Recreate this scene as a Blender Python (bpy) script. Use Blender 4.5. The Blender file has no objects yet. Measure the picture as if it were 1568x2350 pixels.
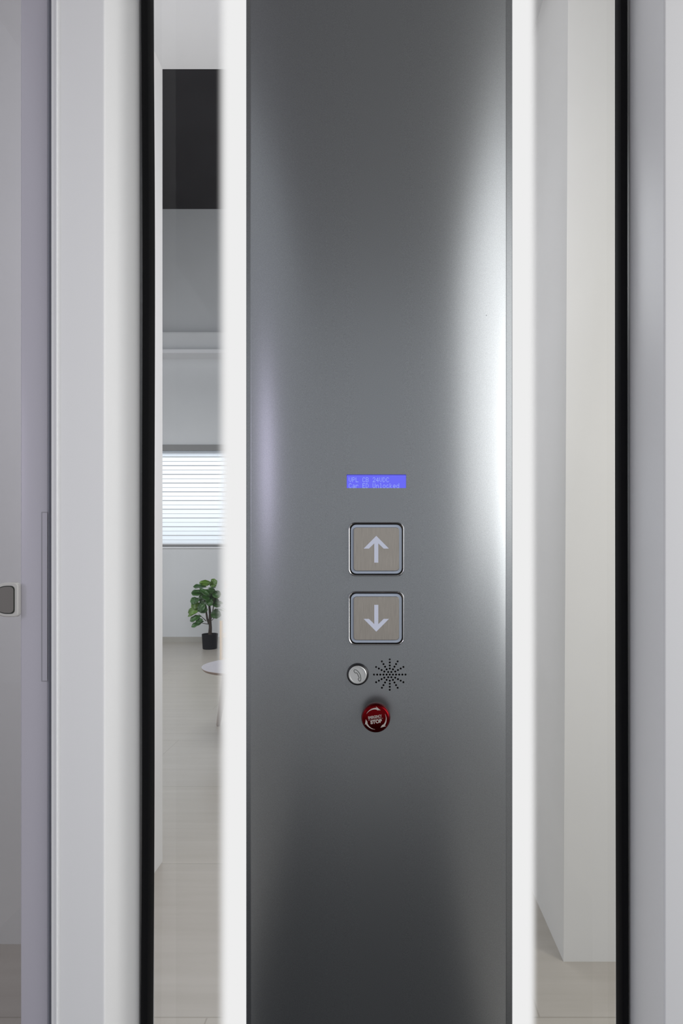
import bpy, bmesh, math, random
from mathutils import Vector, Matrix

# ------------------------------------------------------------------ camera, world, lights, exposure
S = bpy.context.scene
COL = S.collection
F = 1300.0            # focal length in pixels of the 1568 x 2350 frame
H = 1.2               # eye height
VX, VY = 880.0, 1270.0

cd = bpy.data.cameras.new('camera')
cam = bpy.data.objects.new('camera', cd)
COL.objects.link(cam)
cam.location = (0, 0, H)
cam.rotation_euler = (math.pi / 2, 0, 0)
cd.sensor_fit = 'HORIZONTAL'
cd.sensor_width = 36
cd.lens = 36 * F / 1568
cd.shift_x = -(VX - 784) / 1568
cd.shift_y = (VY - 1175) / 1568
cd.clip_start = 0.02
S.camera = cam

S.view_settings.view_transform = 'Standard'
S.view_settings.look = 'None'
S.view_settings.gamma = 1
S.view_settings.exposure = 0.0
S.view_settings.use_curve_mapping = False

W = bpy.data.worlds.new('overcast_daylight')
S.world = W
W.use_nodes = True
bg = W.node_tree.nodes['Background']
bg.inputs[0].default_value = (0.93, 0.95, 1.0, 1)
bg.inputs[1].default_value = 0.63


def area(name, loc, target, sx, sy, power, color=(1, 1, 1), spread=180):
    d = bpy.data.lights.new(name, 'AREA')
    d.shape = 'RECTANGLE'
    d.size, d.size_y = sx, sy
    d.energy = power
    d.color = color
    d.spread = math.radians(spread)
    o = bpy.data.objects.new(name, d)
    COL.objects.link(o)
    o.location = loc
    dirv = Vector(target) - Vector(loc)
    o.rotation_euler = dirv.to_track_quat('-Z', 'Y').to_euler()
    return o


# bright daylight from the right of the lift, a narrow lilac lamp to its left, added fills at far right and on the landing
area('right_daylight', (1.56, -0.54, 1.92), (-0.6, 0.10, 1.38), 1.90, 1.50, 11.0, (1.0, 0.985, 0.96), 115)
area('right_side_fill', (2.10, 0.14, 1.55), (-0.3, 0.40, 1.45), 0.3, 1.4, 4.4, (1.0, 0.99, 0.97), 120)
area('lilac_lamp', (-1.48, -0.28, 1.55), (-0.1, 0.6, 1.40), 0.05, 0.50, 1.8, (0.84, 0.75, 1.0))
area('landing_fill', (1.60, 0.80, 1.75), (0.6, 1.66, 1.60), 0.4, 1.7, 9.0, (1.0, 0.93, 0.83))
# added fill hidden behind the panel, brightening the landing beyond
area('rear_fill', (-0.03, 1.00, 1.90), (-1.53, 2.50, 2.10), 0.20, 1.5, 19, (0.91, 0.90, 1.0))
# added fills in the showroom beyond, from the left and overhead; sky behind its window
area('showroom_left_fill', (-5.2, 4.8, 2.4), (-1.0, 6.2, 1.6), 2.6, 2.6, 42, (0.96, 0.97, 1.0), 125)
area('showroom_top_fill', (-1.5, 4.3, 3.4), (-1.5, 4.3, 0), 2.2, 2.2, 42, (0.97, 0.98, 1.0))
area('sky_outside_window', (-2.5, 8.6, 2.3), (-2.5, 7.6, 1.9), 3.6, 2.2, 46, (0.93, 0.97, 1.0))


def px(x, y, d):
    """World point at depth d that the frame's pixel (x, y) looks at (used to measure the place)."""
    return Vector(((x - VX) / F * d, d, H + (VY - y) / F * d))


def X(x, d): return (x - VX) / F * d
def Z(y, d): return H + (VY - y) / F * d


# ------------------------------------------------------------------ materials
def mat(name, col, rough=0.5, metal=0.0, spec=0.5, noise=None, bump=None, coat=0.0):
    m = bpy.data.materials.new(name)
    m.use_nodes = True
    nt = m.node_tree
    b = nt.nodes['Principled BSDF']
    b.inputs['Base Color'].default_value = (*col, 1)
    b.inputs['Roughness'].default_value = rough
    b.inputs['Metallic'].default_value = metal
    b.inputs['Specular IOR Level'].default_value = spec
    b.inputs['Coat Weight'].default_value = coat
    if noise:
        scale, amt, stretch = noise
        tc = nt.nodes.new('ShaderNodeTexCoord')
        mp = nt.nodes.new('ShaderNodeMapping')
        mp.inputs['Scale'].default_value = stretch
        nz = nt.nodes.new('ShaderNodeTexNoise')
        nz.inputs['Scale'].default_value = scale
        nz.inputs['Detail'].default_value = 3
        cr = nt.nodes.new('ShaderNodeValToRGB')
        cr.color_ramp.elements[0].position = 0.3
        cr.color_ramp.elements[1].position = 0.7
        cr.color_ramp.elements[0].color = (*[c * (1 - amt) for c in col], 1)
        cr.color_ramp.elements[1].color = (*[min(1, c * (1 + amt)) for c in col], 1)
        nt.links.new(tc.outputs['Object'], mp.inputs['Vector'])
        nt.links.new(mp.outputs['Vector'], nz.inputs['Vector'])
        nt.links.new(nz.outputs['Fac'], cr.inputs['Fac'])
        nt.links.new(cr.outputs['Color'], b.inputs['Base Color'])
        if bump:
            bp = nt.nodes.new('ShaderNodeBump')
            bp.inputs['Strength'].default_value = bump
            bp.inputs['Distance'].default_value = 0.001
            nt.links.new(nz.outputs['Fac'], bp.inputs['Height'])
            nt.links.new(bp.outputs['Normal'], b.inputs['Normal'])
    return m


def emit(name, col, strength=1.0):
    m = bpy.data.materials.new(name)
    m.use_nodes = True
    nt = m.node_tree
    nt.nodes.clear()
    e = nt.nodes.new('ShaderNodeEmission')
    e.inputs[0].default_value = (*col, 1)
    e.inputs[1].default_value = strength
    o = nt.nodes.new('ShaderNodeOutputMaterial')
    nt.links.new(e.outputs[0], o.inputs[0])
    return m


def glass(name, tint, refl=1.0):
    m = bpy.data.materials.new(name)
    m.use_nodes = True
    nt = m.node_tree
    nt.nodes.clear()
    t = nt.nodes.new('ShaderNodeBsdfTransparent')
    t.inputs[0].default_value = (*tint, 1)
    g = nt.nodes.new('ShaderNodeBsdfGlossy')
    g.inputs['Color'].default_value = (refl, refl, refl, 1)
    g.inputs['Roughness'].default_value = 0.0
    fr = nt.nodes.new('ShaderNodeFresnel')
    fr.inputs[0].default_value = 1.34
    geo = nt.nodes.new('ShaderNodeNewGeometry')
    # only the outer faces reflect
    sub = nt.nodes.new('ShaderNodeMath')
    sub.operation = 'SUBTRACT'
    sub.inputs[0].default_value = 1.0
    nt.links.new(geo.outputs['Backfacing'], sub.inputs[1])
    mul = nt.nodes.new('ShaderNodeMath')
    mul.operation = 'MULTIPLY'
    nt.links.new(fr.outputs[0], mul.inputs[0])
    nt.links.new(sub.outputs[0], mul.inputs[1])
    mx = nt.nodes.new('ShaderNodeMixShader')
    nt.links.new(mul.outputs[0], mx.inputs[0])
    nt.links.new(t.outputs[0], mx.inputs[1])
    nt.links.new(g.outputs[0], mx.inputs[2])
    o = nt.nodes.new('ShaderNodeOutputMaterial')
    nt.links.new(mx.outputs[0], o.inputs[0])
    return m


M = {}
M['panel'] = mat('silver_grey_metallic_paint', (0.292, 0.306, 0.316), 0.34, 0.95, 0.5, (2000, 0.17, (1, 1, 1)), 0.03)
M['powder'] = mat('white_powder_coat', (0.83, 0.835, 0.845), 0.35, 0, 0.4, (900, 0.008, (1, 1, 1)))
M['lilac'] = mat('pale_lilac_grey_paint', (0.52, 0.505, 0.565), 0.3, 0, 0.4, (900, 0.01, (1, 1, 1)))
M['lilac_shade'] = mat('lilac_groove_shade', (0.33, 0.325, 0.36), 0.5)
M['groove'] = mat('slate_grey_seal', (0.27, 0.275, 0.32), 0.5)
M['rubber'] = mat('black_rubber', (0.005, 0.005, 0.006), 0.6, 0, 0.12)
M['unseen_floor'] = mat('dark_unseen_floor', (0.035, 0.035, 0.037), 0.7)
M['car_ceiling'] = mat('grey_car_ceiling', (0.62, 0.62, 0.63), 0.5)
M['bead'] = mat('pale_glazing_bead', (0.6, 0.61, 0.62), 0.4)
M['wall'] = mat('white_wall_paint', (0.73, 0.72, 0.70), 0.75, 0, 0.3, (3, 0.015, (1, 1, 1)))
M['wall_room'] = mat('pale_grey_wall_paint', (0.62, 0.63, 0.64), 0.8, 0, 0.3, (2, 0.02, (1, 1, 1)))
M['ceil'] = mat('ceiling_paint', (0.68, 0.68, 0.67), 0.8, 0, 0.3, (2, 0.015, (1, 1, 1)))
M['dark_ceil'] = mat('charcoal_ceiling', (0.040, 0.038, 0.042), 0.8, 0, 0.2, (2, 0.1, (1, 1, 1)))
M['chrome'] = mat('polished_chrome', (0.62, 0.62, 0.63), 0.1, 1.0)
M['chrome_refl'] = mat('chrome_dark_reflection', (0.10, 0.095, 0.09), 0.15, 1.0)
M['brushed'] = mat('brushed_steel', (0.43, 0.395, 0.35), 0.36, 1.0, 0.5, (60, 0.12, (40, 40, 1)), 0.02)
M['opal'] = mat('opal_plastic', (0.42, 0.48, 0.58), 0.4)
M['arrow'] = mat('white_acrylic', (0.66, 0.70, 0.84), 0.4)
M['black'] = mat('black_plastic', (0.01, 0.01, 0.012), 0.3)
M['hole'] = mat('dark_speaker_cloth', (0.006, 0.006, 0.006), 0.9)
M['silver'] = mat('satin_aluminium', (0.62, 0.63, 0.62), 0.4, 0.7)
M['ink'] = mat('black_ink', (0.015, 0.02, 0.015), 0.5)
M['red'] = mat('red_anodised_aluminium', (0.125, 0.001, 0.003), 0.2, 0.95)
M['print'] = mat('pale_print', (0.42, 0.385, 0.36), 0.5)
M['chamois'] = mat('off_white_plastic', (0.52, 0.51, 0.49), 0.45)
M['taupe'] = mat('taupe_grey_plastic', (0.16, 0.15, 0.14), 0.5)
M['lcd'] = emit('blue_backlit_lcd', (0.150, 0.150, 0.92), 1.0)
M['lcdtext'] = emit('lit_lcd_dots', (0.33, 0.42, 0.95), 1.0)
M['blind'] = mat('white_blind_slats', (0.85, 0.86, 0.88), 0.6)
M['slatedge'] = mat('grey_slat_edge', (0.60, 0.61, 0.63), 0.6)
M['blindrail'] = mat('grey_blind_rail', (0.22, 0.22, 0.22), 0.5)
M['sky'] = emit('overcast_sky', (0.86, 0.90, 1.0), 1.0)
M['leaf'] = mat('fiddle_leaf', (0.020, 0.075, 0.008), 0.33, 0, 0.5, (9, 0.6, (1, 1, 1)))
M['leaf2'] = mat('young_leaf', (0.075, 0.17, 0.008), 0.4, 0, 0.5, (9, 0.4, (1, 1, 1)))
M['bark'] = mat('brown_bark', (0.045, 0.032, 0.025), 0.8, 0, 0.3, (60, 0.4, (1, 1, 0.2)))
M['pot'] = mat('black_pot', (0.005, 0.005, 0.008), 0.7, 0, 0.15)
M['soil'] = mat('potting_soil', (0.02, 0.015, 0.012), 0.9)
M['tabletop'] = mat('grey_ash_veneer', (0.42, 0.39, 0.42), 0.35, 0, 0.4, (12, 0.06, (1, 14, 1)))
M['tableedge'] = mat('ash_edge', (0.30, 0.22, 0.18), 0.5)
M['tableleg'] = mat('pale_ash_leg', (0.46, 0.41, 0.38), 0.5, 0, 0.4, (30, 0.06, (1, 1, 0.1)))
M['pine'] = mat('pine_wood', (0.62, 0.42, 0.24), 0.5, 0, 0.4, (30, 0.12, (1, 1, 0.1)))
M['white_glaze'] = mat('white_glaze', (0.78, 0.78, 0.8), 0.2)
M['petal'] = mat('pink_petal', (0.72, 0.45, 0.42), 0.6)
M['skirting'] = mat('tile_skirting', (0.40, 0.385, 0.35), 0.45, 0, 0.4, (4, 0.05, (1, 1, 1)))
M['glass'] = glass('clear_glass', (0.975, 0.985, 0.985))
M['doorglass'] = glass('grey_tinted_glass', (0.70, 0.70, 0.715))


def tile_material():
    m = bpy.data.materials.new('beige_grey_porcelain_tile')
    m.use_nodes = True
    nt = m.node_tree
    b = nt.nodes['Principled BSDF']
    b.inputs['Roughness'].default_value = 0.32
    b.inputs['Specular IOR Level'].default_value = 0.45
    tc = nt.nodes.new('ShaderNodeTexCoord')
    mp = nt.nodes.new('ShaderNodeMapping')
    mp.inputs['Location'].default_value = (0.456, -0.015, 0)
    br = nt.nodes.new('ShaderNodeTexBrick')
    br.offset = 0.5
    br.inputs['Scale'].default_value = 1.0
    br.inputs['Brick Width'].default_value = 1.72
    br.inputs['Row Height'].default_value = 0.725
    br.inputs['Mortar Size'].default_value = 0.0022
    br.inputs['Mortar Smooth'].default_value = 0.1
    br.inputs['Color1'].default_value = (1, 1, 1, 1)
    br.inputs['Color2'].default_value = (0.96, 0.96, 0.97, 1)
    br.inputs['Mortar'].default_value = (0.76, 0.75, 0.73, 1)
    mp2 = nt.nodes.new('ShaderNodeMapping')
    mp2.inputs['Scale'].default_value = (0.5, 9, 1)
    nz = nt.nodes.new('ShaderNodeTexNoise')
    nz.inputs['Scale'].default_value = 2.2
    nz.inputs['Detail'].default_value = 8
    nz.inputs['Roughness'].default_value = 0.62
    cr = nt.nodes.new('ShaderNodeValToRGB')
    cr.color_ramp.elements[0].position = 0.25
    cr.color_ramp.elements[1].position = 0.75
    cr.color_ramp.elements[0].color = (0.44, 0.405, 0.355, 1)
    cr.color_ramp.elements[1].color = (0.51, 0.475, 0.425, 1)
    mx = nt.nodes.new('ShaderNodeMix')
    mx.data_type = 'RGBA'
    mx.blend_type = 'MULTIPLY'
    mx.inputs[0].default_value = 1
    nt.links.new(tc.outputs['Object'], mp.inputs['Vector'])
    nt.links.new(mp.outputs['Vector'], br.inputs['Vector'])
    nt.links.new(tc.outputs['Object'], mp2.inputs['Vector'])
    nt.links.new(mp2.outputs['Vector'], nz.inputs['Vector'])
    nt.links.new(nz.outputs['Fac'], cr.inputs['Fac'])
    nt.links.new(cr.outputs['Color'], mx.inputs[6])
    nt.links.new(br.outputs['Color'], mx.inputs[7])
    nt.links.new(mx.outputs[2], b.inputs['Base Color'])
    return m


M['tile'] = tile_material()


def strip_glow(name, x_clear, x_full):
    """Lit strip; its bloom is painted as emission fading to clear at the edge."""
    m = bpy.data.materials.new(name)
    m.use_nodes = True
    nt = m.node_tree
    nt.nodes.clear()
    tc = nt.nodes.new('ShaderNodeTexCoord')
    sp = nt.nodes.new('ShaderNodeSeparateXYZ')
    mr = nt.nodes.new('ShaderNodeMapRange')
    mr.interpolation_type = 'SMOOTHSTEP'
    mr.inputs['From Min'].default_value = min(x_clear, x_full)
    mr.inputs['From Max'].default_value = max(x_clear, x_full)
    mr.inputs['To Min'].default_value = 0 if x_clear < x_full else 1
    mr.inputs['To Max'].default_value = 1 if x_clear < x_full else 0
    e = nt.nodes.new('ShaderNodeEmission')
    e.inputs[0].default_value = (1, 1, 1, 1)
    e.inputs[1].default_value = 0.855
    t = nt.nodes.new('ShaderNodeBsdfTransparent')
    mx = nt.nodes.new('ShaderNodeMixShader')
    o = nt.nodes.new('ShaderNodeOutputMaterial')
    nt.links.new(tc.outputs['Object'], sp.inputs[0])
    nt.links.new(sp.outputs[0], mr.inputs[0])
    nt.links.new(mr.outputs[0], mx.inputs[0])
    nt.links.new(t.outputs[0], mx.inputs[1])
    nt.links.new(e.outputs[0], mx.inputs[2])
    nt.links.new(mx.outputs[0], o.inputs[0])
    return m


# ------------------------------------------------------------------ helpers
def link_mesh(name, bm, material, parent=None, smooth=None, mats=None):
    me = bpy.data.meshes.new(name)
    bm.normal_update()
    bm.to_mesh(me)
    bm.free()
    for mm in (mats or [material]):
        me.materials.append(mm)
    if smooth is not None:
        for p in me.polygons:
            p.use_smooth = True
        me.set_sharp_from_angle(angle=math.radians(smooth))
    o = bpy.data.objects.new(name, me)
    COL.objects.link(o)
    if parent is not None:
        o.parent = parent
        o.matrix_parent_inverse = Matrix.Identity(4)
        # meshes are written in world coordinates: bring them into the parent's frame
        off = world_loc(parent)
        if off.length > 0:
            me.transform(Matrix.Translation(-off))
    return o


def world_loc(o):
    v = Vector((0, 0, 0))
    while o is not None:
        v += o.location
        o = o.parent
    return v


def thing(name, label, cat, loc=(0, 0, 0), group=None):
    o = bpy.data.objects.new(name, None)
    o.empty_display_size = 0.05
    COL.objects.link(o)
    o.location = loc
    return tag(o, label, cat, group)


def tag(o, label, cat, group=None, kind='thing'):
    o['label'] = label
    o['category'] = cat
    o['kind'] = kind
    if group:
        o['group'] = group
    return o


def struct(o, label, cat):
    o['label'] = label
    o['category'] = cat
    o['kind'] = 'structure'
    return o


def box(bm, x0, x1, y0, y1, z0, z1, bevel=0.0):
    r = bmesh.ops.create_cube(bm, size=1.0)
    vs = r['verts']
    for v in vs:
        v.co = Vector((x0 + (v.co.x + .5) * (x1 - x0), y0 + (v.co.y + .5) * (y1 - y0), z0 + (v.co.z + .5) * (z1 - z0)))
    if bevel > 0:
        es = list({e for v in vs for e in v.link_edges})
        bmesh.ops.bevel(bm, geom=es, offset=bevel, segments=3, profile=0.5, affect='EDGES')
    return bm


def extrude_z(bm, pts, z0, z1, cuts=1):
    """Closed XY profile (counter-clockwise) extruded along z."""
    rings = []
    for k in range(cuts + 1):
        z = z0 + (z1 - z0) * k / cuts
        rings.append([bm.verts.new((p[0], p[1], z)) for p in pts])
    n = len(pts)
    for a, b in zip(rings, rings[1:]):
        for i in range(n):
            j = (i + 1) % n
            bm.faces.new((a[i], a[j], b[j], b[i]))
    bm.faces.new(list(reversed(rings[0])))
    bm.faces.new(rings[-1])
    bmesh.ops.recalc_face_normals(bm, faces=bm.faces)
    return bm


def prism_y(bm, pts, y0, y1, mi=0):
    """Closed XZ outline extruded in depth from y0 (front) to y1."""
    f = [bm.verts.new((p[0], y0, p[1])) for p in pts]
    b = [bm.verts.new((p[0], y1, p[1])) for p in pts]
    n = len(pts)
    fs = [bm.faces.new(f), bm.faces.new(list(reversed(b)))]
    for i in range(n):
        j = (i + 1) % n
        fs.append(bm.faces.new((f[j], f[i], b[i], b[j])))
    bmesh.ops.recalc_face_normals(bm, faces=fs)
    for q in fs:
        q.material_index = mi
    return fs


def rounded(cx, cz, hx, hz, r, n=8):
    pts = []
    for (sx, sz, a0) in ((1, 1, 0), (-1, 1, 90), (-1, -1, 180), (1, -1, 270)):
        for k in range(n + 1):
            a = math.radians(a0 + 90 * k / n)
            pts.append((cx + sx * (hx - r) + r * math.cos(a), cz + sz * (hz - r) + r * math.sin(a)))
    return pts


def loft_y(bm, sections, cap_front=True, cap_back=False):
    """sections: list of (list of (x,z), y); same point count; skins them."""
    rings = [[bm.verts.new((p[0], y, p[1])) for p in pts] for pts, y in sections]
    n = len(rings[0])
    for a, b in zip(rings, rings[1:]):
        for i in range(n):
            j = (i + 1) % n
            bm.faces.new((a[i], a[j], b[j], b[i]))
    if cap_front:
        bm.faces.new(rings[0])
    if cap_back:
        bm.faces.new(list(reversed(rings[-1])))
    bmesh.ops.recalc_face_normals(bm, faces=bm.faces)
    return bm


def circle(cx, cz, r, n=64, ph=0.0):
    return [(cx + r * math.cos(2 * math.pi * k / n + ph), cz + r * math.sin(2 * math.pi * k / n + ph)) for k in range(n)]


def tube(bm, pts, radii, n=10):
    rings = []
    m = len(pts)
    for i, p in enumerate(pts):
        p = Vector(p)
        t = (Vector(pts[min(i + 1, m - 1)]) - Vector(pts[max(i - 1, 0)])).normalized()
        a = t.orthogonal().normalized() if i == 0 else (rings_a - t * rings_a.dot(t)).normalized()
        rings_a = a
        b = t.cross(a)
        r = radii[i] if hasattr(radii, '__len__') else radii
        rings.append([bm.verts.new(p + (a * math.cos(2 * math.pi * k / n) + b * math.sin(2 * math.pi * k / n)) * r) for k in range(n)])
    for r0, r1 in zip(rings, rings[1:]):
        for k in range(n):
            bm.faces.new((r0[k], r0[(k + 1) % n], r1[(k + 1) % n], r1[k]))
    bm.faces.new(list(reversed(rings[0])))
    bm.faces.new(rings[-1])
    bmesh.ops.recalc_face_normals(bm, faces=bm.faces)
    return bm


def lathe_z(bm, cx, cy, prof, n=32, mi=0):
    rings = []
    for r, z in prof:
        rings.append([bm.verts.new((cx + r * math.cos(2 * math.pi * k / n), cy + r * math.sin(2 * math.pi * k / n), z)) for k in range(n)])
    fs = []
    for a, b in zip(rings, rings[1:]):
        for k in range(n):
            fs.append(bm.faces.new((a[k], a[(k + 1) % n], b[(k + 1) % n], b[k])))
    fs.append(bm.faces.new(list(reversed(rings[0]))))
    fs.append(bm.faces.new(rings[-1]))
    bmesh.ops.recalc_face_normals(bm, faces=fs)
    for f in fs:
        f.material_index = mi
    return bm


# ------------------------------------------------------------------ the setting
bm = bmesh.new()
box(bm, -6, 4.6, -4, 7.8, -0.1, 0)
struct(link_mesh('floor', bm, M['tile']), 'beige grey stone-look tiled floor with thin joints', 'floor')

bm = bmesh.new(); box(bm, -1.2, .7, -1.5, .72, 0.001, .03)  # unseen; spread wide to darken the panel's lower reflections
struct(link_mesh('floor_car_unseen', bm, M['unseen_floor']), 'unseen dark floor of the lift car, widened to darken the panel', 'floor')
bm = bmesh.new(); box(bm, -.62, .62, -.75, .74, 2.062, 2.12)
struct(link_mesh('ceiling_car', bm, M['car_ceiling']), 'grey ceiling of the lift car', 'ceiling')

# hoistway walls either side, and the soffit joining them
LW_X, LW_Y0, LW_Y1 = -0.860, 1.74, 2.205
RW_X, RW_Y0, RW_Y1 = 0.530, 1.665, 2.205
SOF = 3.085
bm = bmesh.new(); box(bm, -1.75, LW_X, LW_Y0, LW_Y1, 0, SOF)
struct(link_mesh('wall_left', bm, M['wall']), 'white wall end beyond the glass, left of the grey panel', 'wall')
bm = bmesh.new(); box(bm, RW_X, 1.8, RW_Y0, RW_Y1, 0, SOF)
# slightly leaning arris of the plastered corner
for v in bm.verts:
    if v.co.x < 0.6 and v.co.z > 1:
        v.co.x += 0.014
struct(link_mesh('wall_right', bm, M['wall']), 'white wall corner beyond the glass, right of the grey panel', 'wall')
bm = bmesh.new(); box(bm, -1.75, 1.8, 1.2, LW_Y1, SOF, SOF + 0.2)
struct(link_mesh('ceiling', bm, M['ceil']), 'pale soffit above the opening at the top left', 'ceiling')

# showroom beyond
BW = 7.65
WX0, WX1, WZ0, WZ1 = -4.3, -0.9, 1.288, 2.585
TOP = 5.85
bm = bmesh.new()
box(bm, -6, WX0, BW, BW + .15, 0, TOP)
box(bm, WX1, 4.6, BW, BW + .15, 0, TOP)
box(bm, WX0, WX1, BW, BW + .15, 0, WZ0)
box(bm, WX0, WX1, BW, BW + .15, WZ1, TOP)
struct(link_mesh('wall_back', bm, M['wall_room']), 'pale grey showroom wall with a wide window', 'wall')
bm = bmesh.new(); box(bm, -6, -5.85, 2.205, BW, 0, TOP)
struct(link_mesh('wall_side', bm, M['wall_room']), 'pale grey side wall of the showroom', 'wall')
bm = bmesh.new(); box(bm, -6, 4.6, 2.0, BW + .15, TOP, TOP + .1)
struct(link_mesh('ceiling_upper', bm, M['dark_ceil']), 'charcoal ceiling high above the showroom', 'ceiling')
bm = bmesh.new(); box(bm, -5.85, 4.6, BW - .012, BW, 0, 0.073)
struct(link_mesh('baseboard_back', bm, M['skirting']), 'low beige tile skirting under the window wall', 'baseboard')
# ledge across the back wall
bm = bmesh.new()
zt, zb = Z(760, BW - .2), Z(804, BW - .2)
prism = [(BW, zt), (BW - .17, zt), (BW - .2, zt - .012), (BW - .2, zt - .03), (BW - .13, zb), (BW, zb)]
vs = [[bm.verts.new((x, p[0], p[1])) for p in prism] for x in (-5.85, 4.6)]
for i in range(len(prism)):
    j = (i + 1) % len(prism)
    bm.faces.new((vs[0][i], vs[0][j], vs[1][j], vs[1][i]))
bm.faces.new(vs[0]); bm.faces.new(list(reversed(vs[1])))
bmesh.ops.recalc_face_normals(bm, faces=bm.faces)
nf = len(bm.faces)
box(bm, -5.85, 4.6, BW - .24, BW, zb - .048, zb)
bm.faces.ensure_lookup_table()
for fc in bm.faces[nf:]:
    fc.material_index = 1
struct(link_mesh('trim_1', bm, None, None, None, [M['wall_room'], M['white_glaze']]), 'pale moulded ledge across the back wall with a thin lip', 'trim')

# window: frame, glass, sky outside
w = bpy.data.objects.new('window_1', None); COL.objects.link(w); w.location = (WX0, BW, WZ0)
struct(w, 'wide daylit window behind white slatted blind', 'window')
bm = bmesh.new()
t = .05
box(bm, WX0, WX1, BW + .06, BW + .11, WZ0, WZ0 + t); box(bm, WX0, WX1, BW + .06, BW + .11, WZ1 - t, WZ1)
box(bm, WX0, WX0 + t, BW + .06, BW + .11, WZ0, WZ1); box(bm, WX1 - t, WX1, BW + .06, BW + .11, WZ0, WZ1)
box(bm, -2.0, -1.95, BW + .06, BW + .11, WZ0, WZ1)
link_mesh('window_frame', bm, M['bead'], w)
bm = bmesh.new(); box(bm, WX0 + t, WX1 - t, BW + .08, BW + .086, WZ0 + t, WZ1 - t)
link_mesh('window_pane', bm, M['glass'], w)
bm = bmesh.new(); box(bm, WX0 - .03, WX1 + .03, BW - .02, BW + .06, WZ0 - .02, WZ0, .004)
link_mesh('window_sill', bm, M['white_glaze'], w)

# ------------------------------------------------------------------ window blind
bl = thing('window_blind', 'white horizontal slatted blind drawn over the bright window', 'blind', (WX0, BW, WZ1))
tr = bpy.data.materials.new('translucent_slats')
tr.use_nodes = True
nt = tr.node_tree
b = nt.nodes['Principled BSDF']
b.inputs['Base Color'].default_value = (0.85, 0.87, 0.9, 1)
tl = nt.nodes.new('ShaderNodeBsdfTranslucent'); tl.inputs[0].default_value = (0.88, 0.91, 0.96, 1)
mx = nt.nodes.new('ShaderNodeMixShader'); mx.inputs[0].default_value = 0.65
nt.links.new(b.outputs[0], mx.inputs[1]); nt.links.new(tl.outputs[0], mx.inputs[2])
nt.links.new(mx.outputs[0], nt.nodes['Material Output'].inputs[0])
bm = bmesh.new()
pitch = 0.0590
k = 0
z = WZ0 + .035
while z < WZ1 - .02:
    y0, y1 = BW + .012, BW + .030
    z1 = z + pitch * .99
    fr = [bm.verts.new(c) for c in ((WX0 + .01, y0, z), (WX1 - .01, y0, z), (WX1 - .01, y1, z1), (WX0 + .01, y1, z1))]
    bm.faces.new(fr)
    hh = .0065 if k % 2 == 0 else .0028        # grey line along each slat's lower edge, thick and thin by turns
    r = bmesh.ops.create_cube(bm, size=1.0)
    for v in r['verts']:
        v.co = Vector(((WX0 + WX1) / 2 + v.co.x * (WX1 - WX0 - .02), y0 - .001 + v.co.y * .006, z + .002 + v.co.z * hh * 2))
    for fc in {f_ for v in r['verts'] for f_ in v.link_faces}:
        fc.material_index = 1
    z += pitch
    k += 1
link_mesh('slats', bm, None, bl, None, [tr, M['slatedge']])
bm = bmesh.new(); box(bm, WX0 - .02, WX1 + .02, BW - .05, BW - .001, WZ1 - .005, WZ1 + .075, .006)
link_mesh('head_rail', bm, M['blindrail'], bl)
bm = bmesh.new(); box(bm, WX0 + .01, WX1 - .01, BW + .008, BW + .03, WZ0 + .006, WZ0 + .032, .004)
link_mesh('bottom_rail', bm, M['blindrail'], bl)

# ------------------------------------------------------------------ lift car frame
CAR0, CAR1 = 0.0, 2.06       # height range of the lift car parts
D0, D1 = 0.607, 0.700         # front and rear depth of the posts


def post(side, label):
    s = side
    if s < 0:
        xf, xr, xo = X(240, D0), X(325, D1), X(131.5, D0)
    else:
        xf, xr, xo = X(1525, D0), X(1441, D1), X(1690, D0)
    t = thing('frame_post', label, 'post', ((xf + xo) / 2, D0, CAR0), 'white posts of the lift car')
    pts = [(xo, D0), (xf - (-s) * 0.0 + s * 0.0, D0)]
    r = 0.0022
    prof = []
    # front face edge, rounded arris, slanting reveal, back
    prof.append((xo, D0))
    dirx, diry = (xr - xf), (D1 - D0)
    L = math.hypot(dirx, diry)
    a = Vector((xf + s * r, D0)); b_ = Vector((xf, D0)); c = Vector((xf + dirx / L * r, D0 + diry / L * r))
    for k in range(5):
        u = k / 4
        p = a * (1 - u) ** 2 + b_ * 2 * u * (1 - u) + c * u * u
        prof.append((p.x, p.y))
    prof += [(xr, D1), (xr, D1 + .02), (xo, D1 + .02)]
    bm = bmesh.new()
    extrude_z(bm, prof, CAR0, CAR1)
    link_mesh('post_body', bm, M['powder'], t, 25)
    return t, xr


pl, xl = post(-1, 'white frame post left of the panel, beside the lilac door stile')
pr, xr_ = post(1, 'white frame post at the right edge, beside the right black seal')


def wob_left(z):   # the seal is pressed in by hand and wanders a little
    return 0.0011 * math.sin((z - 0.7) * 2.9 - 0.3) + 0.0004 * math.sin(z * 9.0)


def gasket(t, x0, x1, wob):
    bm = bmesh.new()
    n = 48
    prof = [(0, .704), (0, .694), (.18, .6905), (.5, .6895), (.82, .6905), (1, .694), (1, .704)]
    rings = []
    for k in range(n + 1):
        z = CAR0 + (CAR1 - CAR0) * k / n
        rings.append([bm.verts.new((x0 + (x1 - x0) * u + wob(z), y, z)) for u, y in prof])
    for a, b in zip(rings, rings[1:]):
        for i in range(len(prof)):
            j = (i + 1) % len(prof)
            bm.faces.new((a[i], a[j], b[j], b[i]))
    bm.faces.new(rings[0]); bm.faces.new(rings[-1])
    bmesh.ops.recalc_face_normals(bm, faces=bm.faces)
    o = link_mesh('rubber_seal', bm, M['rubber'], t, 40)
    o['label'] = 'black rubber glazing seal'
    return o


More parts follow.
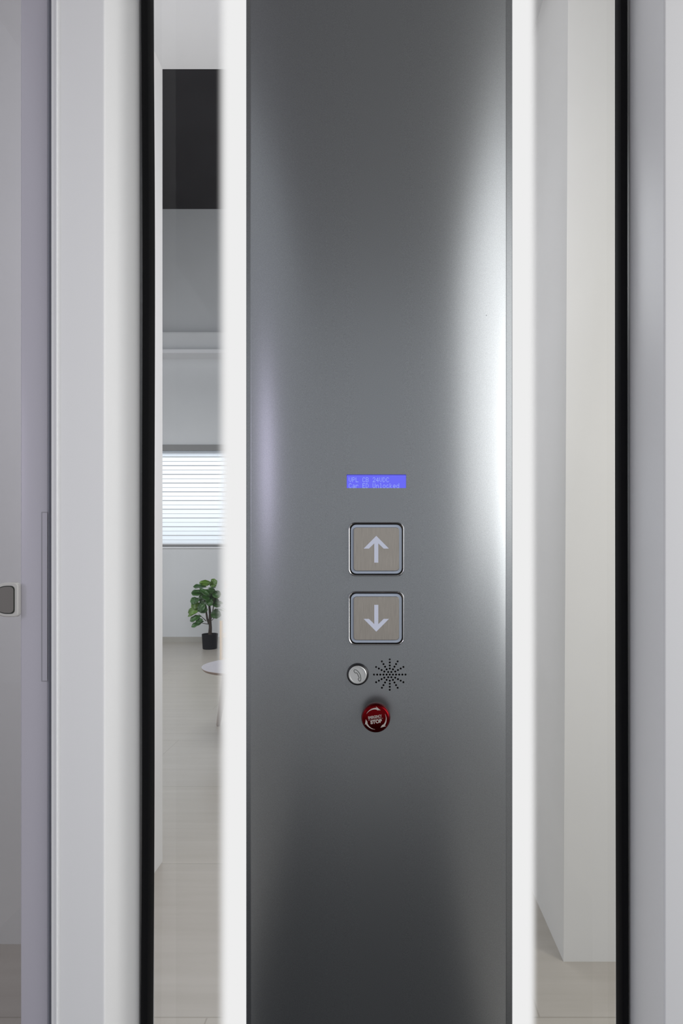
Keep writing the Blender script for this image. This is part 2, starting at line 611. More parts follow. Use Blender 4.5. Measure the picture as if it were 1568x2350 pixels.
DG = 0.694
gasket(pl, X(324.5, DG), X(346.0, DG), wob_left)
gasket(pr, X(1420.5, DG), X(1442.0, DG), lambda z: 0.0004 * math.sin(z * 3 + 1) - 0.0012 * (z - 1.2))
bm = bmesh.new(); box(bm, X(344, .706), X(350, .706), .706, .7115, CAR0, CAR1, .0006)
o = link_mesh('glazing_bead', bm, M['bead'], pl); o['label'] = 'thin pale glazing bead'
bm = bmesh.new(); box(bm, X(1417.6, .706), X(1424, .706), .706, .7115, CAR0, CAR1, .0006)
o = link_mesh('glazing_bead', bm, M['bead'], pr); o['label'] = 'thin pale glazing bead'
# moulding along the outer edge of the left post
bm = bmesh.new()
extrude_z(bm, [(X(118, .606), .606), (X(127.5, .606), .606), (X(128, .6045), .6045), (X(130.5, .6045), .6045), (X(130.8, .607), .609), (X(130.8, .607), .66), (X(118, .606), .66)], CAR0, CAR1)
o = link_mesh('edge_moulding', bm, M['powder'], pl, 25)
# glass pane behind the panel
bm = bmesh.new(); box(bm, X(340, .712), X(1428, .712), .712, .722, CAR0, CAR1)
tag(link_mesh('glass_pane', bm, M['glass']), 'clear glass pane of the lift car between the two black seals', 'glass')

# ------------------------------------------------------------------ lift door at the far left
dd = thing('lift_door', 'lilac grey door stile with tinted glass at the left edge', 'door', (X(60, .62), .62, 0))
dd['label'] = 'lilac grey door stile with tinted glass at the left edge'
bm = bmesh.new(); box(bm, X(47, .617), X(109, .617), .617, .655, CAR0, CAR1, .0015)
link_mesh('stile', bm, M['lilac'], dd, 30)
bm = bmesh.new(); box(bm, X(109, .617), X(109, .617) + .0012, .6178, .652, CAR0, CAR1)
o = link_mesh('door_seal', bm, M['groove'], dd); o['label'] = 'slate grey edge seal'
bm = bmesh.new(); box(bm, X(-260, .635), X(49, .635), .634, .644, CAR0, CAR1)
o = link_mesh('door_glass', bm, M['doorglass'], dd); o['label'] = 'grey tinted glass'
bm = bmesh.new()
zt_, zb_ = Z(1177, .617), Z(1562, .617)
xa_, xb_ = X(97.6, .617), X(108.6, .617)
outer = rounded((xa_ + xb_) / 2, (zt_ + zb_) / 2, (xb_ - xa_) / 2, (zt_ - zb_) / 2, .0006, 4)
loft_y(bm, [(outer, .61685), (outer, .6175)])
o = link_mesh('latch_plate', bm, M['lilac'], dd, 30)
bm = bmesh.new()
outer = rounded((xa_ - .0014 + xb_) / 2, (zt_ + zb_) / 2, (xb_ - xa_ + .0014) / 2, (zt_ - zb_) / 2 + .0012, .0008, 4)
loft_y(bm, [(outer, .61693), (outer, .6175)])  # groove shade painted as a darker strip, no real recess
o = link_mesh('latch_groove_shade', bm, M['lilac_shade'], dd); o['label'] = 'darker line painted as groove shade around the latch plate'
# D-shaped handle stub
hcx0, hcx1, hz0, hz1 = X(-32, .6115), X(41, .6115), Z(1416, .6115), Z(1337, .6115)
hd = bpy.data.objects.new('handle', None); COL.objects.link(hd); hd.parent = dd
hd.location = Vector((hcx1, .617, (hz0 + hz1) / 2)) - dd.location


def dshape(ins):
    x1, z0, z1 = hcx1 - ins, hz0 + ins, hz1 - ins
    cr = .004
    R = (hz1 - hz0) / 2 - ins
    xc = hcx0 + (hz1 - hz0) / 2 + .004
    zc = (hz0 + hz1) / 2
    pts = []
    for (cx, cz, a0) in ((x1 - cr, z1 - cr, 0),):
        for k in range(5):
            a = math.radians(a0 + 90 * k / 4); a = math.pi / 2 - a
            pts.append((cx + cr * math.cos(a), cz + cr * math.sin(a)))
    for k in range(5):
        a = -math.radians(90 * k / 4)
        pts.append((x1 - cr + cr * math.cos(a), z0 + cr + cr * math.sin(a)))
    for k in range(25):
        a = -math.pi / 2 - math.pi * k / 24
        pts.append((xc + R * 1.08 * math.cos(a), zc + R * math.sin(a)))
    return pts


bm = bmesh.new()
loft_y(bm, [(dshape(.0008), .6115), (dshape(0), .6122), (dshape(0), .6168)])
o = link_mesh('handle_body', bm, M['chamois'], hd, 30); o['label'] = 'off-white handle rim'
bm = bmesh.new()
loft_y(bm, [(dshape(.0034), .6111), (dshape(.0034), .6117)])
o = link_mesh('cap_gap', bm, M['ink'], hd); o['label'] = 'dark gap around the cap'
bm = bmesh.new()
loft_y(bm, [(dshape(.0044), .6105), (dshape(.0044), .6111)])
o = link_mesh('end_cap', bm, M['taupe'], hd); o['label'] = 'taupe D-shaped end cap'

# ------------------------------------------------------------------ control panel
cp = thing('control_panel', 'tall silver-grey bowed metal lift control panel in the middle', 'control panel', (0, .6, CAR0))
SAG = 0.025
PW = 3.2
DE = .6 + SAG
UL, UR = X(577, DE), X(1160, DE)
UC, UH = (UL + UR) / 2, (UR - UL) / 2
FL, FR = X(565.2, DE + .0014), X(1176.3, DE + .0025)


def bow(x):
    u = abs((x - UC) / UH)
    return .6 + SAG * u ** PW


def bow_n(x):
    u = (x - UC) / UH
    sl = SAG * PW * abs(u) ** (PW - 1) * (1 if u > 0 else -1) / UH
    n = Vector((sl, -1, 0))
    return n.normalized()


prof = []
N = 64
for k in range(N + 1):
    x = UL + (UR - UL) * k / N
    prof.append((x, bow(x)))
TH = .003
front = [(FL, .690), (FL, DE + .0014), (FL + .0007, DE + .0007), (UL - .0016, DE + .0006), (UL - .0006, DE + .0003)] + prof + \
        [(UR + .0006, DE + .0003), (UR + .0016, DE + .0006), (FR - .0007, DE + .0020), (FR, DE + .0027), (FR, .690)]
back = [(FR - TH, .690), (FR - TH, DE + .0065)] + [(x, y + .0065) for x, y in reversed(prof)][::8] + [(FL + TH, DE + .0065), (FL + TH, .690)]
bm = bmesh.new()
extrude_z(bm, front + back, CAR0, CAR1)
plate = link_mesh('face_plate', bm, M['panel'])

# cutters: speaker holes and the display window
SP = .6004
scx, scz = X(894.8, SP), Z(1548, SP)
un = 7.08 / F * SP
holes = [(scx, scz)]
for k in range(12):
    a = math.radians(30 * k)
    for r in range(1 if k % 2 == 0 else 2, 6):
        holes.append((scx + un * r * math.cos(a) * 1.02, scz + un * r * math.sin(a) * .985))
bm = bmesh.new()
for (hx, hz) in holes:
    prism_y(bm, circle(hx, hz, 2.3 / F * SP, 14), .59, .64)
lx0, lx1, lz0, lz1 = X(795.6, .6006), X(932.4, .6006), Z(1120.2, .6006), Z(1088.8, .6006)
prism_y(bm, rounded((lx0 + lx1) / 2, (lz0 + lz1) / 2, (lx1 - lx0) / 2, (lz1 - lz0) / 2, .0007, 3), .59, .64)
cut = link_mesh('cutter', bm, M['panel'])
md = plate.modifiers.new('cut', 'BOOLEAN')
md.operation = 'DIFFERENCE'
md.solver = 'EXACT'
md.object = cut
dg = bpy.context.evaluated_depsgraph_get()
new = bpy.data.meshes.new_from_object(plate.evaluated_get(dg))
plate.modifiers.clear()
plate.data = new
new.name = 'face_plate'
bpy.data.objects.remove(cut)
for p in new.polygons:
    p.use_smooth = True
nrm = [None] * len(new.loops)
for p in new.polygons:
    for li in p.loop_indices:
        co = new.vertices[new.loops[li].vertex_index].co
        roll = max(UL - co.x, co.x - UR)
        if 0 < roll < .0017 and p.normal.y < -.6 and co.y < DE + .002 and abs(p.center.x - UC) < UH + .0016:
            k_ = max(0, 1 - roll / .0016)
            nrm[li] = (bow_n(UL if co.x < UC else UR) * k_ + Vector((0, -1, 0)) * (1 - k_)).normalized()[:]
        elif UL - 1e-5 <= co.x <= UR + 1e-5 and abs(p.center.x - UC) > UH and p.normal.y < -.6:
            nrm[li] = bow_n(co.x)[:]
        elif UL - 1e-5 <= co.x <= UR + 1e-5 and p.normal.dot(bow_n(co.x)) > .985 and abs(co.y - bow(co.x)) < .0005:
            nrm[li] = bow_n(co.x)[:]
        else:
            nrm[li] = p.normal[:]
new.normals_split_custom_set(nrm)
plate.parent = cp
new.transform(Matrix.Translation(-cp.location))

# small dark speck in the paint
bm = bmesh.new()
yy = bow(X(1117, .613))
prism_y(bm, circle(X(1117, .613), Z(723, .613), .0004, 8), yy - .0001, yy + .001)
link_mesh('paint_speck', bm, M['ink'], cp)

# speaker backing
bm = bmesh.new()
prism_y(bm, circle(scx, scz, un * 6, 40), .6125, .6150)
sg = link_mesh('speaker', bm, M['hole'], cp); sg['label'] = 'black speaker cloth behind the ring of small holes'

# display
ds = bpy.data.objects.new('display', None); COL.objects.link(ds); ds.parent = cp
ds['label'] = 'small blue backlit text display'
bm = bmesh.new()
prism_y(bm, [(lx0 - .003, lz0 - .003), (lx1 + .003, lz0 - .003), (lx1 + .003, lz1 + .003), (lx0 - .003, lz1 + .003)], .6072, .6088)
o = link_mesh('screen', bm, M['lcd'], ds)
FONT = {
    'V': ['10001', '10001', '10001', '10001', '10001', '01010', '00100'],
    'P': ['11110', '10001', '10001', '11110', '10000', '10000', '10000'],
    'L': ['10000', '10000', '10000', '10000', '10000', '10000', '11111'],
    'C': ['01110', '10001', '10000', '10000', '10000', '10001', '01110'],
    'B': ['11110', '10001', '10001', '11110', '10001', '10001', '11110'],
    '2': ['01110', '10001', '00001', '00010', '00100', '01000', '11111'],
    '4': ['00010', '00110', '01010', '10010', '11111', '00010', '00010'],
    'D': ['11100', '10010', '10001', '10001', '10001', '10010', '11100'],
    'a': ['00000', '00000', '01110', '00001', '01111', '10001', '01111'],
    'r': ['00000', '00000', '10110', '11001', '10000', '10000', '10000'],
    'E': ['11111', '10000', '10000', '11110', '10000', '10000', '11111'],
    'U': ['10001', '10001', '10001', '10001', '10001', '10001', '01110'],
    'n': ['00000', '00000', '10110', '11001', '10001', '10001', '10001'],
    'l': ['01100', '00100', '00100', '00100', '00100', '00100', '01110'],
    'o': ['00000', '00000', '01110', '10001', '10001', '10001', '01110'],
    'c': ['00000', '00000', '01110', '10000', '10000', '10001', '01110'],
    'k': ['10000', '10000', '10010', '10100', '11000', '10100', '10010'],
    'e': ['00000', '00000', '01110', '10001', '11111', '10000', '01110'],
    'd': ['00001', '00001', '01101', '10011', '10001', '10001', '01111'],
}
TD = .6070
for line, ytop in (('VPL CB 24VDC', 1095.6), ('Car ED Unlocked', 1109.2)):
    bm = bmesh.new()
    for ci, ch in enumerate(line):
        if ch == ' ':
            continue
        for r, row in enumerate(FONT[ch]):
            for c, v in enumerate(row):
                if v == '1':
                    x0 = 801.0 + ci * 7.8 + c * 1.26
                    y0 = ytop + r * 1.58
                    prism_y(bm, [(X(x0, TD), Z(y0, TD)), (X(x0 + 1.08, TD), Z(y0, TD)), (X(x0 + 1.08, TD), Z(y0 + 1.38, TD)), (X(x0, TD), Z(y0 + 1.38, TD))], TD, TD + .0003)
    o = link_mesh('text_line', bm, M['lcdtext'], ds)
    o['label'] = 'dot-matrix text %s' % line


def push_button(cx, cy, up):
    e = bpy.data.objects.new('push_button', None); COL.objects.link(e); e.parent = cp
    e['label'] = 'square %s arrow button' % ('up' if up else 'down')
    d = .5965
    f = d / F
    x, z = X(cx, d), Z(cy, d)
    bm = bmesh.new()
    R = lambda hx, hz, r: rounded(x, z, hx * f, hz * f, r * f)
    # chrome bezel ring: outer wall, rounded lip, inner slope with its dark reflection painted in
    loft_y(bm, [(R(64.6, 62.4, 16), .6008), (R(64.4, 62.2, 16), .5985), (R(63.6, 61.4, 15.4), .5966), (R(62.6, 60.4, 14.8), .5961), (R(61.6, 59.4, 14.2), .5964), (R(58.0, 55.8, 12.4), .5990)], False, False)
    for fc in bm.faces:
        if min(v.co.y for v in fc.verts) > .59635 and max(v.co.y for v in fc.verts) < .5991 and abs(fc.normal.y) > .3 and len(fc.verts) == 4 and (Vector((fc.calc_center_median().x - x, 0, fc.calc_center_median().z - z)).dot(fc.normal) < 0):
            fc.material_index = 1
    o = link_mesh('bezel', bm, None, e, 50, [M['chrome'], M['chrome_refl']]); o['label'] = 'polished chrome bezel'
    bm = bmesh.new()
    loft_y(bm, [(R(58.6, 56.2, 12.8), .5978), (R(58.8, 56.4, 12.8), .6000)])
    o = link_mesh('light_ring', bm, M['opal'], e); o['label'] = 'pale blue translucent surround'
    bm = bmesh.new()
    loft_y(bm, [(R(51.5, 49.2, 6.5), .5962), (R(52.2, 49.9, 7), .5966), (R(52.4, 50.1, 7), .5980)])
    o = link_mesh('button_plate', bm, M['brushed'], e, 20); o['label'] = 'brushed steel plate'
    s = 1 if up else -1
    A = [(0, 30.5), (29, 1.2), (17, 1.2), (4.6, 13.2), (4.6, -31), (-4.6, -31), (-4.6, 13.2), (-17, 1.2), (-29, 1.2)]
    bm = bmesh.new()
    pts = [(x + a * f, z + s * b * f) for a, b in A]
    prism_y(bm, pts, .59605, .5964)
    o = link_mesh('arrow', bm, M['arrow'], e); o['label'] = 'pale %s arrow' % ('up' if up else 'down')
    return e


push_button(863.9, 1260.2, True)
push_button(863.9, 1419.0, False)

# telephone button
tb = bpy.data.objects.new('telephone_button', None); COL.objects.link(tb); tb.parent = cp
tb['label'] = 'round silver button with a handset symbol'
d = .597
f = d / F
x, z = X(821.0, d), Z(1548.3, d)
bm = bmesh.new()
C = lambda r: circle(x, z, r * f)
loft_y(bm, [(C(25.4), .6012), (C(25.2), .5985), (C(24), .5968), (C(22.4), .5962), (C(21.2), .5966), (C(21.2), .5990)], False)
o = link_mesh('collar', bm, M['black'], tb, 40); o['label'] = 'glossy black collar'
bm = bmesh.new()
loft_y(bm, [(C(17.2), .59565), (C(17.8), .5951), (C(19.4), .5951), (C(20.8), .5958), (C(21.0), .599)])
o = link_mesh('button_face', bm, M['silver'], tb, 25)
# handset outline as a thin raised line
def hs(pts):
    return [Vector((x + a * f, .59545, z + b * f)) for a, b in pts]
# sampled from the symbol: offsets in pixels, y up
out = [(-8.4, 9.6), (-7.6, 11.6), (-6.0, 12.3), (-3.6, 11.7), (-0.6, 9.8), (2.6, 6.4), (5.2, 2.2), (7.0, -2.6), (7.8, -7.4), (7.7, -11.2), (6.6, -13.6), (5.0, -14.4), (3.6, -13.6),
       (2.2, -11.2), (1.6, -8.8), (2.4, -7.6), (4.0, -7.2), (3.6, -5.8), (2.4, -3.2), (0.8, 0.6), (-1.0, 3.6), (-2.0, 5.2), (-3.2, 4.4), (-4.6, 4.4), (-6.6, 6.0), (-8.0, 8.0)]
bm = bmesh.new()
n = len(out)
wd = .55
vi, vo = [], []
for i in range(n):
    p = Vector(out[i]); a = Vector(out[i - 1]); c = Vector(out[(i + 1) % n])
    tn = (c - a).normalized(); nn = Vector((-tn.y, tn.x))
    vi.append(p + nn * wd); vo.append(p - nn * wd)
vi = [bm.verts.new(v) for v in hs(vi)]; vo = [bm.verts.new(v) for v in hs(vo)]
for i in range(n):
    j = (i + 1) % n
    bm.faces.new((vi[i], vi[j], vo[j], vo[i]))
bmesh.ops.recalc_face_normals(bm, faces=bm.faces)
ext = bmesh.ops.extrude_face_region(bm, geom=list(bm.faces))
for g in ext['geom']:
    if isinstance(g, bmesh.types.BMVert):
        g.co.y += .0006
bmesh.ops.recalc_face_normals(bm, faces=bm.faces)
o = link_mesh('handset_symbol', bm, M['ink'], tb); o['label'] = 'black outlined handset'

# emergency stop knob
es = bpy.data.objects.new('emergency_stop', None); COL.objects.link(es); es.parent = cp
es['label'] = 'round red emergency stop knob'
DK = .577
f = DK / F
x, z = X(862.7, DK), Z(1649.8, DK)
bm = bmesh.new()
prof = [(28.6, .5770), (29.6, .5772), (31.4, .5780), (32.7, .5792), (33.3, .5804), (33.4, .5818)]
secs = []
for r, y in prof:
    secs.append((circle(x, z, r * f, 96), y))
loft_y(bm, secs)
link_mesh('cap', bm, M['red'], es, 40)
bm = bmesh.new()
nk = 144
kn = lambda r: [(x + (r + (.5 if k % 2 else -.35)) * f * math.cos(2 * math.pi * k / nk), z + (r + (.5 if k % 2 else -.35)) * f * math.sin(2 * math.pi * k / nk)) for k in range(nk)]
loft_y(bm, [(kn(33.0), .5816), (kn(33.6), .5820), (kn(33.6), .5846), (kn(33), .585)], True, True)
o = link_mesh('knurled_collar', bm, M['red'], es, 20)
bm = bmesh.new()
loft_y(bm, [(circle(x, z, 16 * f, 48), .5848), (circle(x, z, 16 * f, 48), .6006)])
o = link_mesh('stem', bm, M['silver'], es, 40); o['label'] = 'silver stem'


def text_mesh(bm, s, size, cx, cz, y, ang, sx=1.0, bold=0.0):
    cu = bpy.data.curves.new('t', 'FONT')
    cu.body = s
    cu.size = size
    cu.align_x = 'CENTER'
    cu.align_y = 'CENTER'
    cu.offset = bold
    cu.extrude = .0001
    to = bpy.data.objects.new('t', cu)
    COL.objects.link(to)
    dgr = bpy.context.evaluated_depsgraph_get()
    me = bpy.data.meshes.new_from_object(to.evaluated_get(dgr))
    bpy.data.objects.remove(to)
    ca, sa = math.cos(ang), math.sin(ang)
    cxm = (max(v.co.x for v in me.vertices) + min(v.co.x for v in me.vertices)) / 2
    cym = (max(v.co.y for v in me.vertices) + min(v.co.y for v in me.vertices)) / 2
    for v in me.vertices:
        a, b2, c2 = (v.co.x - cxm) * sx, v.co.y - cym, v.co.z
        v.co = Vector((cx + a * ca - b2 * sa, y - c2, cz + a * sa + b2 * ca))
    bm.from_mesh(me)
    bpy.data.meshes.remove(me)


KY = .57688
ang = math.radians(8.5)
bm = bmesh.new()
text_mesh(bm, 'EMERGENCY', 9.0 * f, x - 1.8 * f, z + 4.6 * f, KY, ang, .61, .20 * f)
text_mesh(bm, 'STOP', 10.6 * f, x + 0.9 * f, z - 6.2 * f, KY, ang, 1.02, .55 * f)
ca, sa = math.cos(ang), math.sin(ang)
ln = [(x + (-0.4 + a * ca - b * sa) * f, z + (-0.8 + a * sa + b * ca) * f) for a, b in ((-17, -.25), (17, -.25), (17, .25), (-17, .25))]
prism_y(bm, ln, KY - .0001, KY + .0002)
o = link_mesh('lettering', bm, M['print'], es); o['label'] = 'EMERGENCY STOP lettering'
# three curved arrows running clockwise
bm = bmesh.new()
for a_tail, a_head in ((152, 64), (28, -60), (-94, -176)):
    n = 16
    inn, outt = [], []
    for k in range(n + 1):
        u = k / n
        a = math.radians(a_tail + (a_head + 22 - a_tail) * u)
        wv = .15 + 2.5 * u
        inn.append((x + (24.2 - wv) * f * math.cos(a), z + (24.2 - wv) * f * math.sin(a)))
        outt.append((x + (24.2 + wv * .55) * f * math.cos(a), z + (24.2 + wv * .55) * f * math.sin(a)))
    pol = lambda r, dg_: (x + r * f * math.cos(math.radians(dg_)), z + r * f * math.sin(math.radians(dg_)))
    head = [pol(28.6, a_head + 25), pol(22.8, a_head - 2), pol(20.2, a_head + 17)]
    pts = outt + head + list(reversed(inn))
    prism_y(bm, pts, KY - .0001, KY + .0002)
o = link_mesh('rotation_arrows', bm, M['print'], es); o['label'] = 'three curved clockwise arrows'

# ------------------------------------------------------------------ light strips along the panel's sides
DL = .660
M['glow_l'] = strip_glow('strip_bloom_left', X(494, DL), X(531, DL))
M['glow_r'] = strip_glow('strip_bloom_right', X(1238, DL), X(1208, DL))


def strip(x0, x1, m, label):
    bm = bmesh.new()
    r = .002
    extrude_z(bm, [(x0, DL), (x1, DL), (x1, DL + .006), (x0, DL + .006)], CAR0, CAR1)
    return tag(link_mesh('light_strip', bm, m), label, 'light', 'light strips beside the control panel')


strip(X(488, DL), FL - .0002, M['glow_l'], 'glowing white vertical light strip along the left side of the grey panel')
strip(FR + .0002, X(1240, DL), M['glow_r'], 'glowing white vertical light strip along the right side of the grey panel')

# ------------------------------------------------------------------ potted plant
random.seed(7)
PD = 7.14
pc = px(482, 1488, PD)
pcx, pcy = pc.x, PD
pp = thing('potted_plant', 'small fiddle-leaf fig tree in a black pot below the window', 'plant', (pcx, pcy, 0))
bm = bmesh.new()
lathe_z(bm, pcx, pcy, [(.080, 0), (.088, .004), (.098, .175), (.100, .185), (.094, .187), (.090, .165)], 40)
link_mesh('pot', bm, M['pot'], pp, 40)
bm = bmesh.new(); lathe_z(bm, pcx, pcy, [(.0, .160), (.092, .163), (.0, .172)], 24)
link_mesh('soil', bm, M['soil'], pp)
u = PD / F
bm = bmesh.new()
def tp(xx, yy, dy=0.0): return Vector((X(xx, PD), pcy + dy, Z(yy, PD)))
trunks = [([(482, 1456, 0), (483, 1440, 0), (482, 1425, .0), (482, 1410, .01), (481, 1395, .0), (480, 1375, 0), (478, 1352, 0)], [.024, .020, .019, .017, .014, .010, .006]),
          ([(481, 1432, -.01), (477, 1420, -.02), (475, 1407, -.02), (474, 1392, -.02), (470, 1372, -.03), (465, 1360, -.03)], [.015, .013, .012, .010, .007, .004]),
          ([(483, 1425, .0), (488, 1408, -.01), (491, 1393, -.02), (493, 1375, -.02), (497, 1355, -.01)], [.008, .007, .006, .005, .004]),
          ([(486, 1424, 0), (492, 1418, -.01), (497, 1412, -.02)], [.004, .003, .002]),
          ([(474, 1425, -.01), (466, 1416, -.03), (458, 1408, -.04)], [.006, .004, .002]),
          ([(478, 1432, -.01), (470, 1430, -.03), (460, 1428, -.04)], [.005, .004, .002])]
for pts, rr in trunks:
    tube(bm, [tp(*p) for p in pts], rr, 8)
link_mesh('trunk', bm, M['bark'], pp, 50)


def leaf(bm, base, tip, width, normal, cup=.25):
    base, tip = Vector(base), Vector(tip)
    ax = tip - base
    L = ax.length
    ax.normalize()
    n = Vector(normal); n = (n - ax * n.dot(ax)).normalized()
    sd = ax.cross(n)
    K = 9
    rows = []
    for i in range(K + 1):
        t_ = i / K
        wv = width * (math.sin(math.pi * t_ ** 1.1) ** .55 * (.66 + .45 * t_)) if 0 < t_ < 1 else .0006
        dz = -.16 * L * (t_ ** 2)
        row = []
        for j in range(5):
            s = (j - 2) / 2
            p = base + ax * (L * t_) + sd * (wv * s) + n * (cup * wv * (abs(s) ** 1.5) * .6 + dz + .16 * wv * math.sin(5 * t_ * math.pi + s) * abs(s) - .10 * wv * (1 - abs(s)))
            row.append(bm.verts.new(p))
        rows.append(row)
    for a, b in zip(rows, rows[1:]):
        for j in range(4):
            bm.faces.new((a[j], a[j + 1], b[j + 1], b[j]))


# (base x, base y, tip x, tip y, half width px, normal, depth offset, young)
LV = [(474, 1345, 474, 1331, 11, (0, -1, .3), -.03, 1), (483, 1345, 499, 1332, 9, (-.2, -1, .4), -.02, 1), (476, 1347, 447, 1342, 7, (0, -.7, 1), -.03, 0),
      (478, 1350, 498, 1345, 4, (0, -.4, 1), -.04, 0), (464, 1350, 487, 1362, 6, (.2, -.8, .8), -.10, 0), (470, 1362, 445, 1357, 7, (0, -.9, .6), -.07, 0),
      (472, 1358, 446, 1353, 5, (0, -.6, 1), -.06, 0), (490, 1362, 489, 1349, 7, (0, -1, .2), -.06, 0), (490, 1358, 507, 1366, 8, (.3, -.9, .5), -.05, 0),
      (491, 1366, 509, 1362, 8, (.2, -.9, .5), -.03, 1), (468, 1366, 487, 1372, 6, (0, -.8, .8), -.09, 0), (463, 1376, 443, 1378, 7.5, (-.2, -1, .3), -.08, 0),
      (470, 1374, 446, 1368, 2.5, (0, -.3, 1), -.06, 0), (462, 1384, 443, 1391, 8, (-.2, -1, .3), -.05, 1), (464, 1396, 436, 1403, 7.5, (-.2, -1, .4), -.06, 1),
      (464, 1398, 434, 1411, 4, (0, -.8, .6), -.05, 1), (466, 1412, 440, 1421, 7, (-.2, -.8, .6), -.06, 0), (472, 1424, 443, 1434, 6, (-.1, -.8, .7), -.06, 0),
      (460, 1388, 474, 1397, 9, (0, -1, .3), -.08, 0), (468, 1390, 474, 1405, 8, (0, -1, .2), -.06, 0), (497, 1396, 500, 1418, 10, (0, -1, .1), -.04, 0),
      (492, 1382, 514, 1382, 5, (0, -.6, 1), -.02, 0), (490, 1388, 509, 1388, 5, (0, -.8, .7), -.04, 0), (476, 1376, 493, 1384, 7, (0, -.9, .5), -.07, 0),
      (474, 1380, 466, 1390, 8, (0, -1, .3), -.05, 0), (470, 1420, 455, 1424, 6, (0, -.9, .5), -.07, 0), (480, 1354, 470, 1366, 9, (0, -.9, .3), .05, 0),
      (484, 1360, 497, 1374, 9, (0, -.9, .3), .06, 0), (474, 1370, 456, 1380, 9, (0, -.9, .3), .05, 0), (495, 1397, 518, 1399, 2, (0, -.2, 1), .0, 0),
      (482, 1366, 480, 1380, 9, (0, -1, .2), .02, 0), (470, 1384, 458, 1398, 8, (0, -1, .3), .02, 0)]
for k in range(22):                                # inner leaves that fill the crown
    a = random.uniform(0, 2 * math.pi)
    bx, by = 479 + random.uniform(-9, 10), 1371 + random.uniform(-14, 22)
    LV.append((bx, by, bx + 17 * math.cos(a), by - 3 + 12 * math.sin(a), random.uniform(5.5, 8), (random.uniform(-.4, .4), -1, random.uniform(.1, .9)), random.uniform(-.02, .09), 0))
for (bx, by, tx, ty, wv, nrm_, dy, yg) in LV:
    bm = bmesh.new()
    b0 = tp(bx, by, dy)
    t0 = tp(tx, ty, dy - .03)
    leaf(bm, b0, t0, wv * u * 1.3, nrm_)
    o = link_mesh('leaf', bm, M['leaf2'] if yg else M['leaf'], pp, 60)
    sm = o.modifiers.new('thickness', 'SOLIDIFY'); sm.thickness = .0012

# ------------------------------------------------------------------ coffee table
tc_ = Vector((-.950, 3.885))
TZ, TR = .435, .285
ct = thing('coffee_table', 'low round coffee table with pale splayed legs beyond the glass', 'table', (tc_.x, tc_.y, 0))
bm = bmesh.new()
lathe_z(bm, tc_.x, tc_.y, [(.0, TZ - .018), (TR - .012, TZ - .018), (TR - .002, TZ - .006), (TR, TZ - .002), (TR - .001, TZ)], 80)
for fc in bm.faces:
    if fc.normal.z < .5:
        fc.material_index = 1
bm.normal_update()
for fc in bm.faces:
    fc.material_index = 0 if fc.normal.z > .5 else 1
link_mesh('tabletop', bm, None, ct, 30, [M['tabletop'], M['tableedge']])
foot = px(500.5, 1663, 3.945)
tope = px(521, 1552, 3.86)
off = foot.xy - tc_
offt = Vector((tope.x, tope.y)) - tc_
for k in range(3):
    R_ = Matrix.Rotation(2 * math.pi / 3 * k, 2)
    a, b = R_ @ off, R_ @ offt
    p0 = Vector((tc_.x + a.x, tc_.y + a.y, .0)); p1 = Vector((tc_.x + b.x, tc_.y + b.y, TZ - .019))
    ax = (p1 - p0).normalized()
    bm = bmesh.new()
    tube(bm, [p0 + Vector((0, 0, .0)), p0 + ax * .006, p0 + (p1 - p0) * .5, p1], [.010, .0135, .020, .0255], 20)
    for v in bm.verts:
        v.co.z = max(v.co.z, 0.0); v.co.z = min(v.co.z, TZ - .018)
    link_mesh('leg', bm, M['tableleg'], ct, 50)

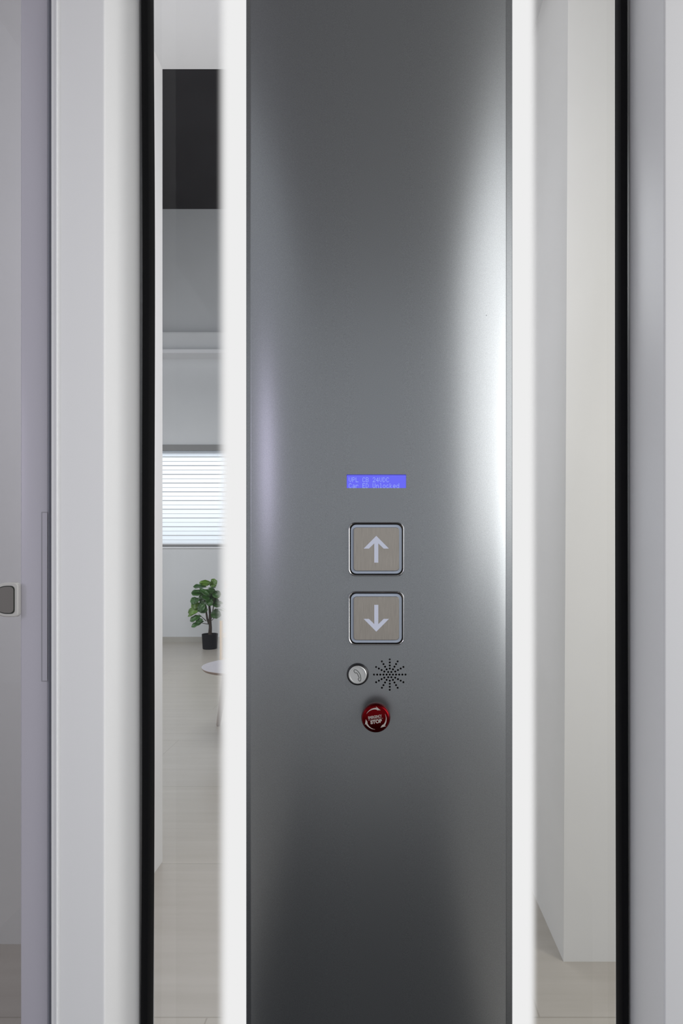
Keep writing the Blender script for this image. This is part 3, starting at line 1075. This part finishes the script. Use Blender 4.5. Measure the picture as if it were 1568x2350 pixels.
# ------------------------------------------------------------------ wooden plant stand and its flower pot
SD = 6.3
sx0 = X(508, SD)
ws = thing('plant_stand', 'pine wood stand half hidden by the left light strip', 'stand', (sx0 + .17, SD, 0))
for (qx, qy) in ((0, 0), (.34, 0), (0, .3), (.34, .3)):
    bm = bmesh.new(); box(bm, sx0 - .014 + qx, sx0 + .014 + qx, SD - .014 + qy, SD + .014 + qy, 0, .452, .002)
    link_mesh('leg', bm, M['pine'], ws)
for zz in (.012, .265):
    for qy in (0, .3):
        bm = bmesh.new(); box(bm, sx0 + .0142, sx0 + .3258, SD - .011 + qy, SD + .011 + qy, zz, zz + .028, .002)
        link_mesh('rung', bm, M['pine'], ws)
bm = bmesh.new(); box(bm, sx0 + .0142, sx0 + .3258, SD - .01, SD + .31, .294, .306, .002)
link_mesh('shelf', bm, M['pine'], ws)
fx, fy = sx0 + .17, SD + .15
fp = thing('flower_pot', 'white pot with pale pink flowers standing on the pine stand', 'flower pot', (fx, fy, .306))
bm = bmesh.new()
lathe_z(bm, fx, fy, [(.075, .306), (.095, .34), (.125, .46), (.13, .475), (.122, .475), (.112, .45)], 32)
link_mesh('pot', bm, M['white_glaze'], fp, 40)
for (dx, top, lean) in ((-.03, .84, -.10), (.0, .92, .03), (.03, .80, .12)):
    bm = bmesh.new()
    tube(bm, [(fx + dx, fy, .44), (fx + dx + lean * .4, fy, .62), (fx + dx + lean, fy, top)], [.005, .004, .003], 6)
    link_mesh('stem', bm, M['leaf'], fp, 50)
    bm = bmesh.new()
    c = Vector((fx + dx + lean, fy - .01, top))
    for k in range(5):
        a = 2 * math.pi * k / 5
        leaf(bm, c, c + Vector((.05 * math.cos(a), -.015, .05 * math.sin(a))), .022, (0, -1, .1))
    o = link_mesh('flower', bm, M['petal'], fp, 60)
    sm = o.modifiers.new('thickness', 'SOLIDIFY'); sm.thickness = .001
for k in range(6):
    a = 2 * math.pi * k / 6 + .3
    bm = bmesh.new()
    c = Vector((fx + .02 * math.cos(a), fy + .02 * math.sin(a), .45))
    leaf(bm, c, c + Vector((.16 * math.cos(a), .12 * math.sin(a), .16)), .03, (-.3 * math.cos(a), -.3 * math.sin(a), 1))
    o = link_mesh('leaf', bm, M['leaf2'], fp, 60)
    sm = o.modifiers.new('thickness', 'SOLIDIFY'); sm.thickness = .001
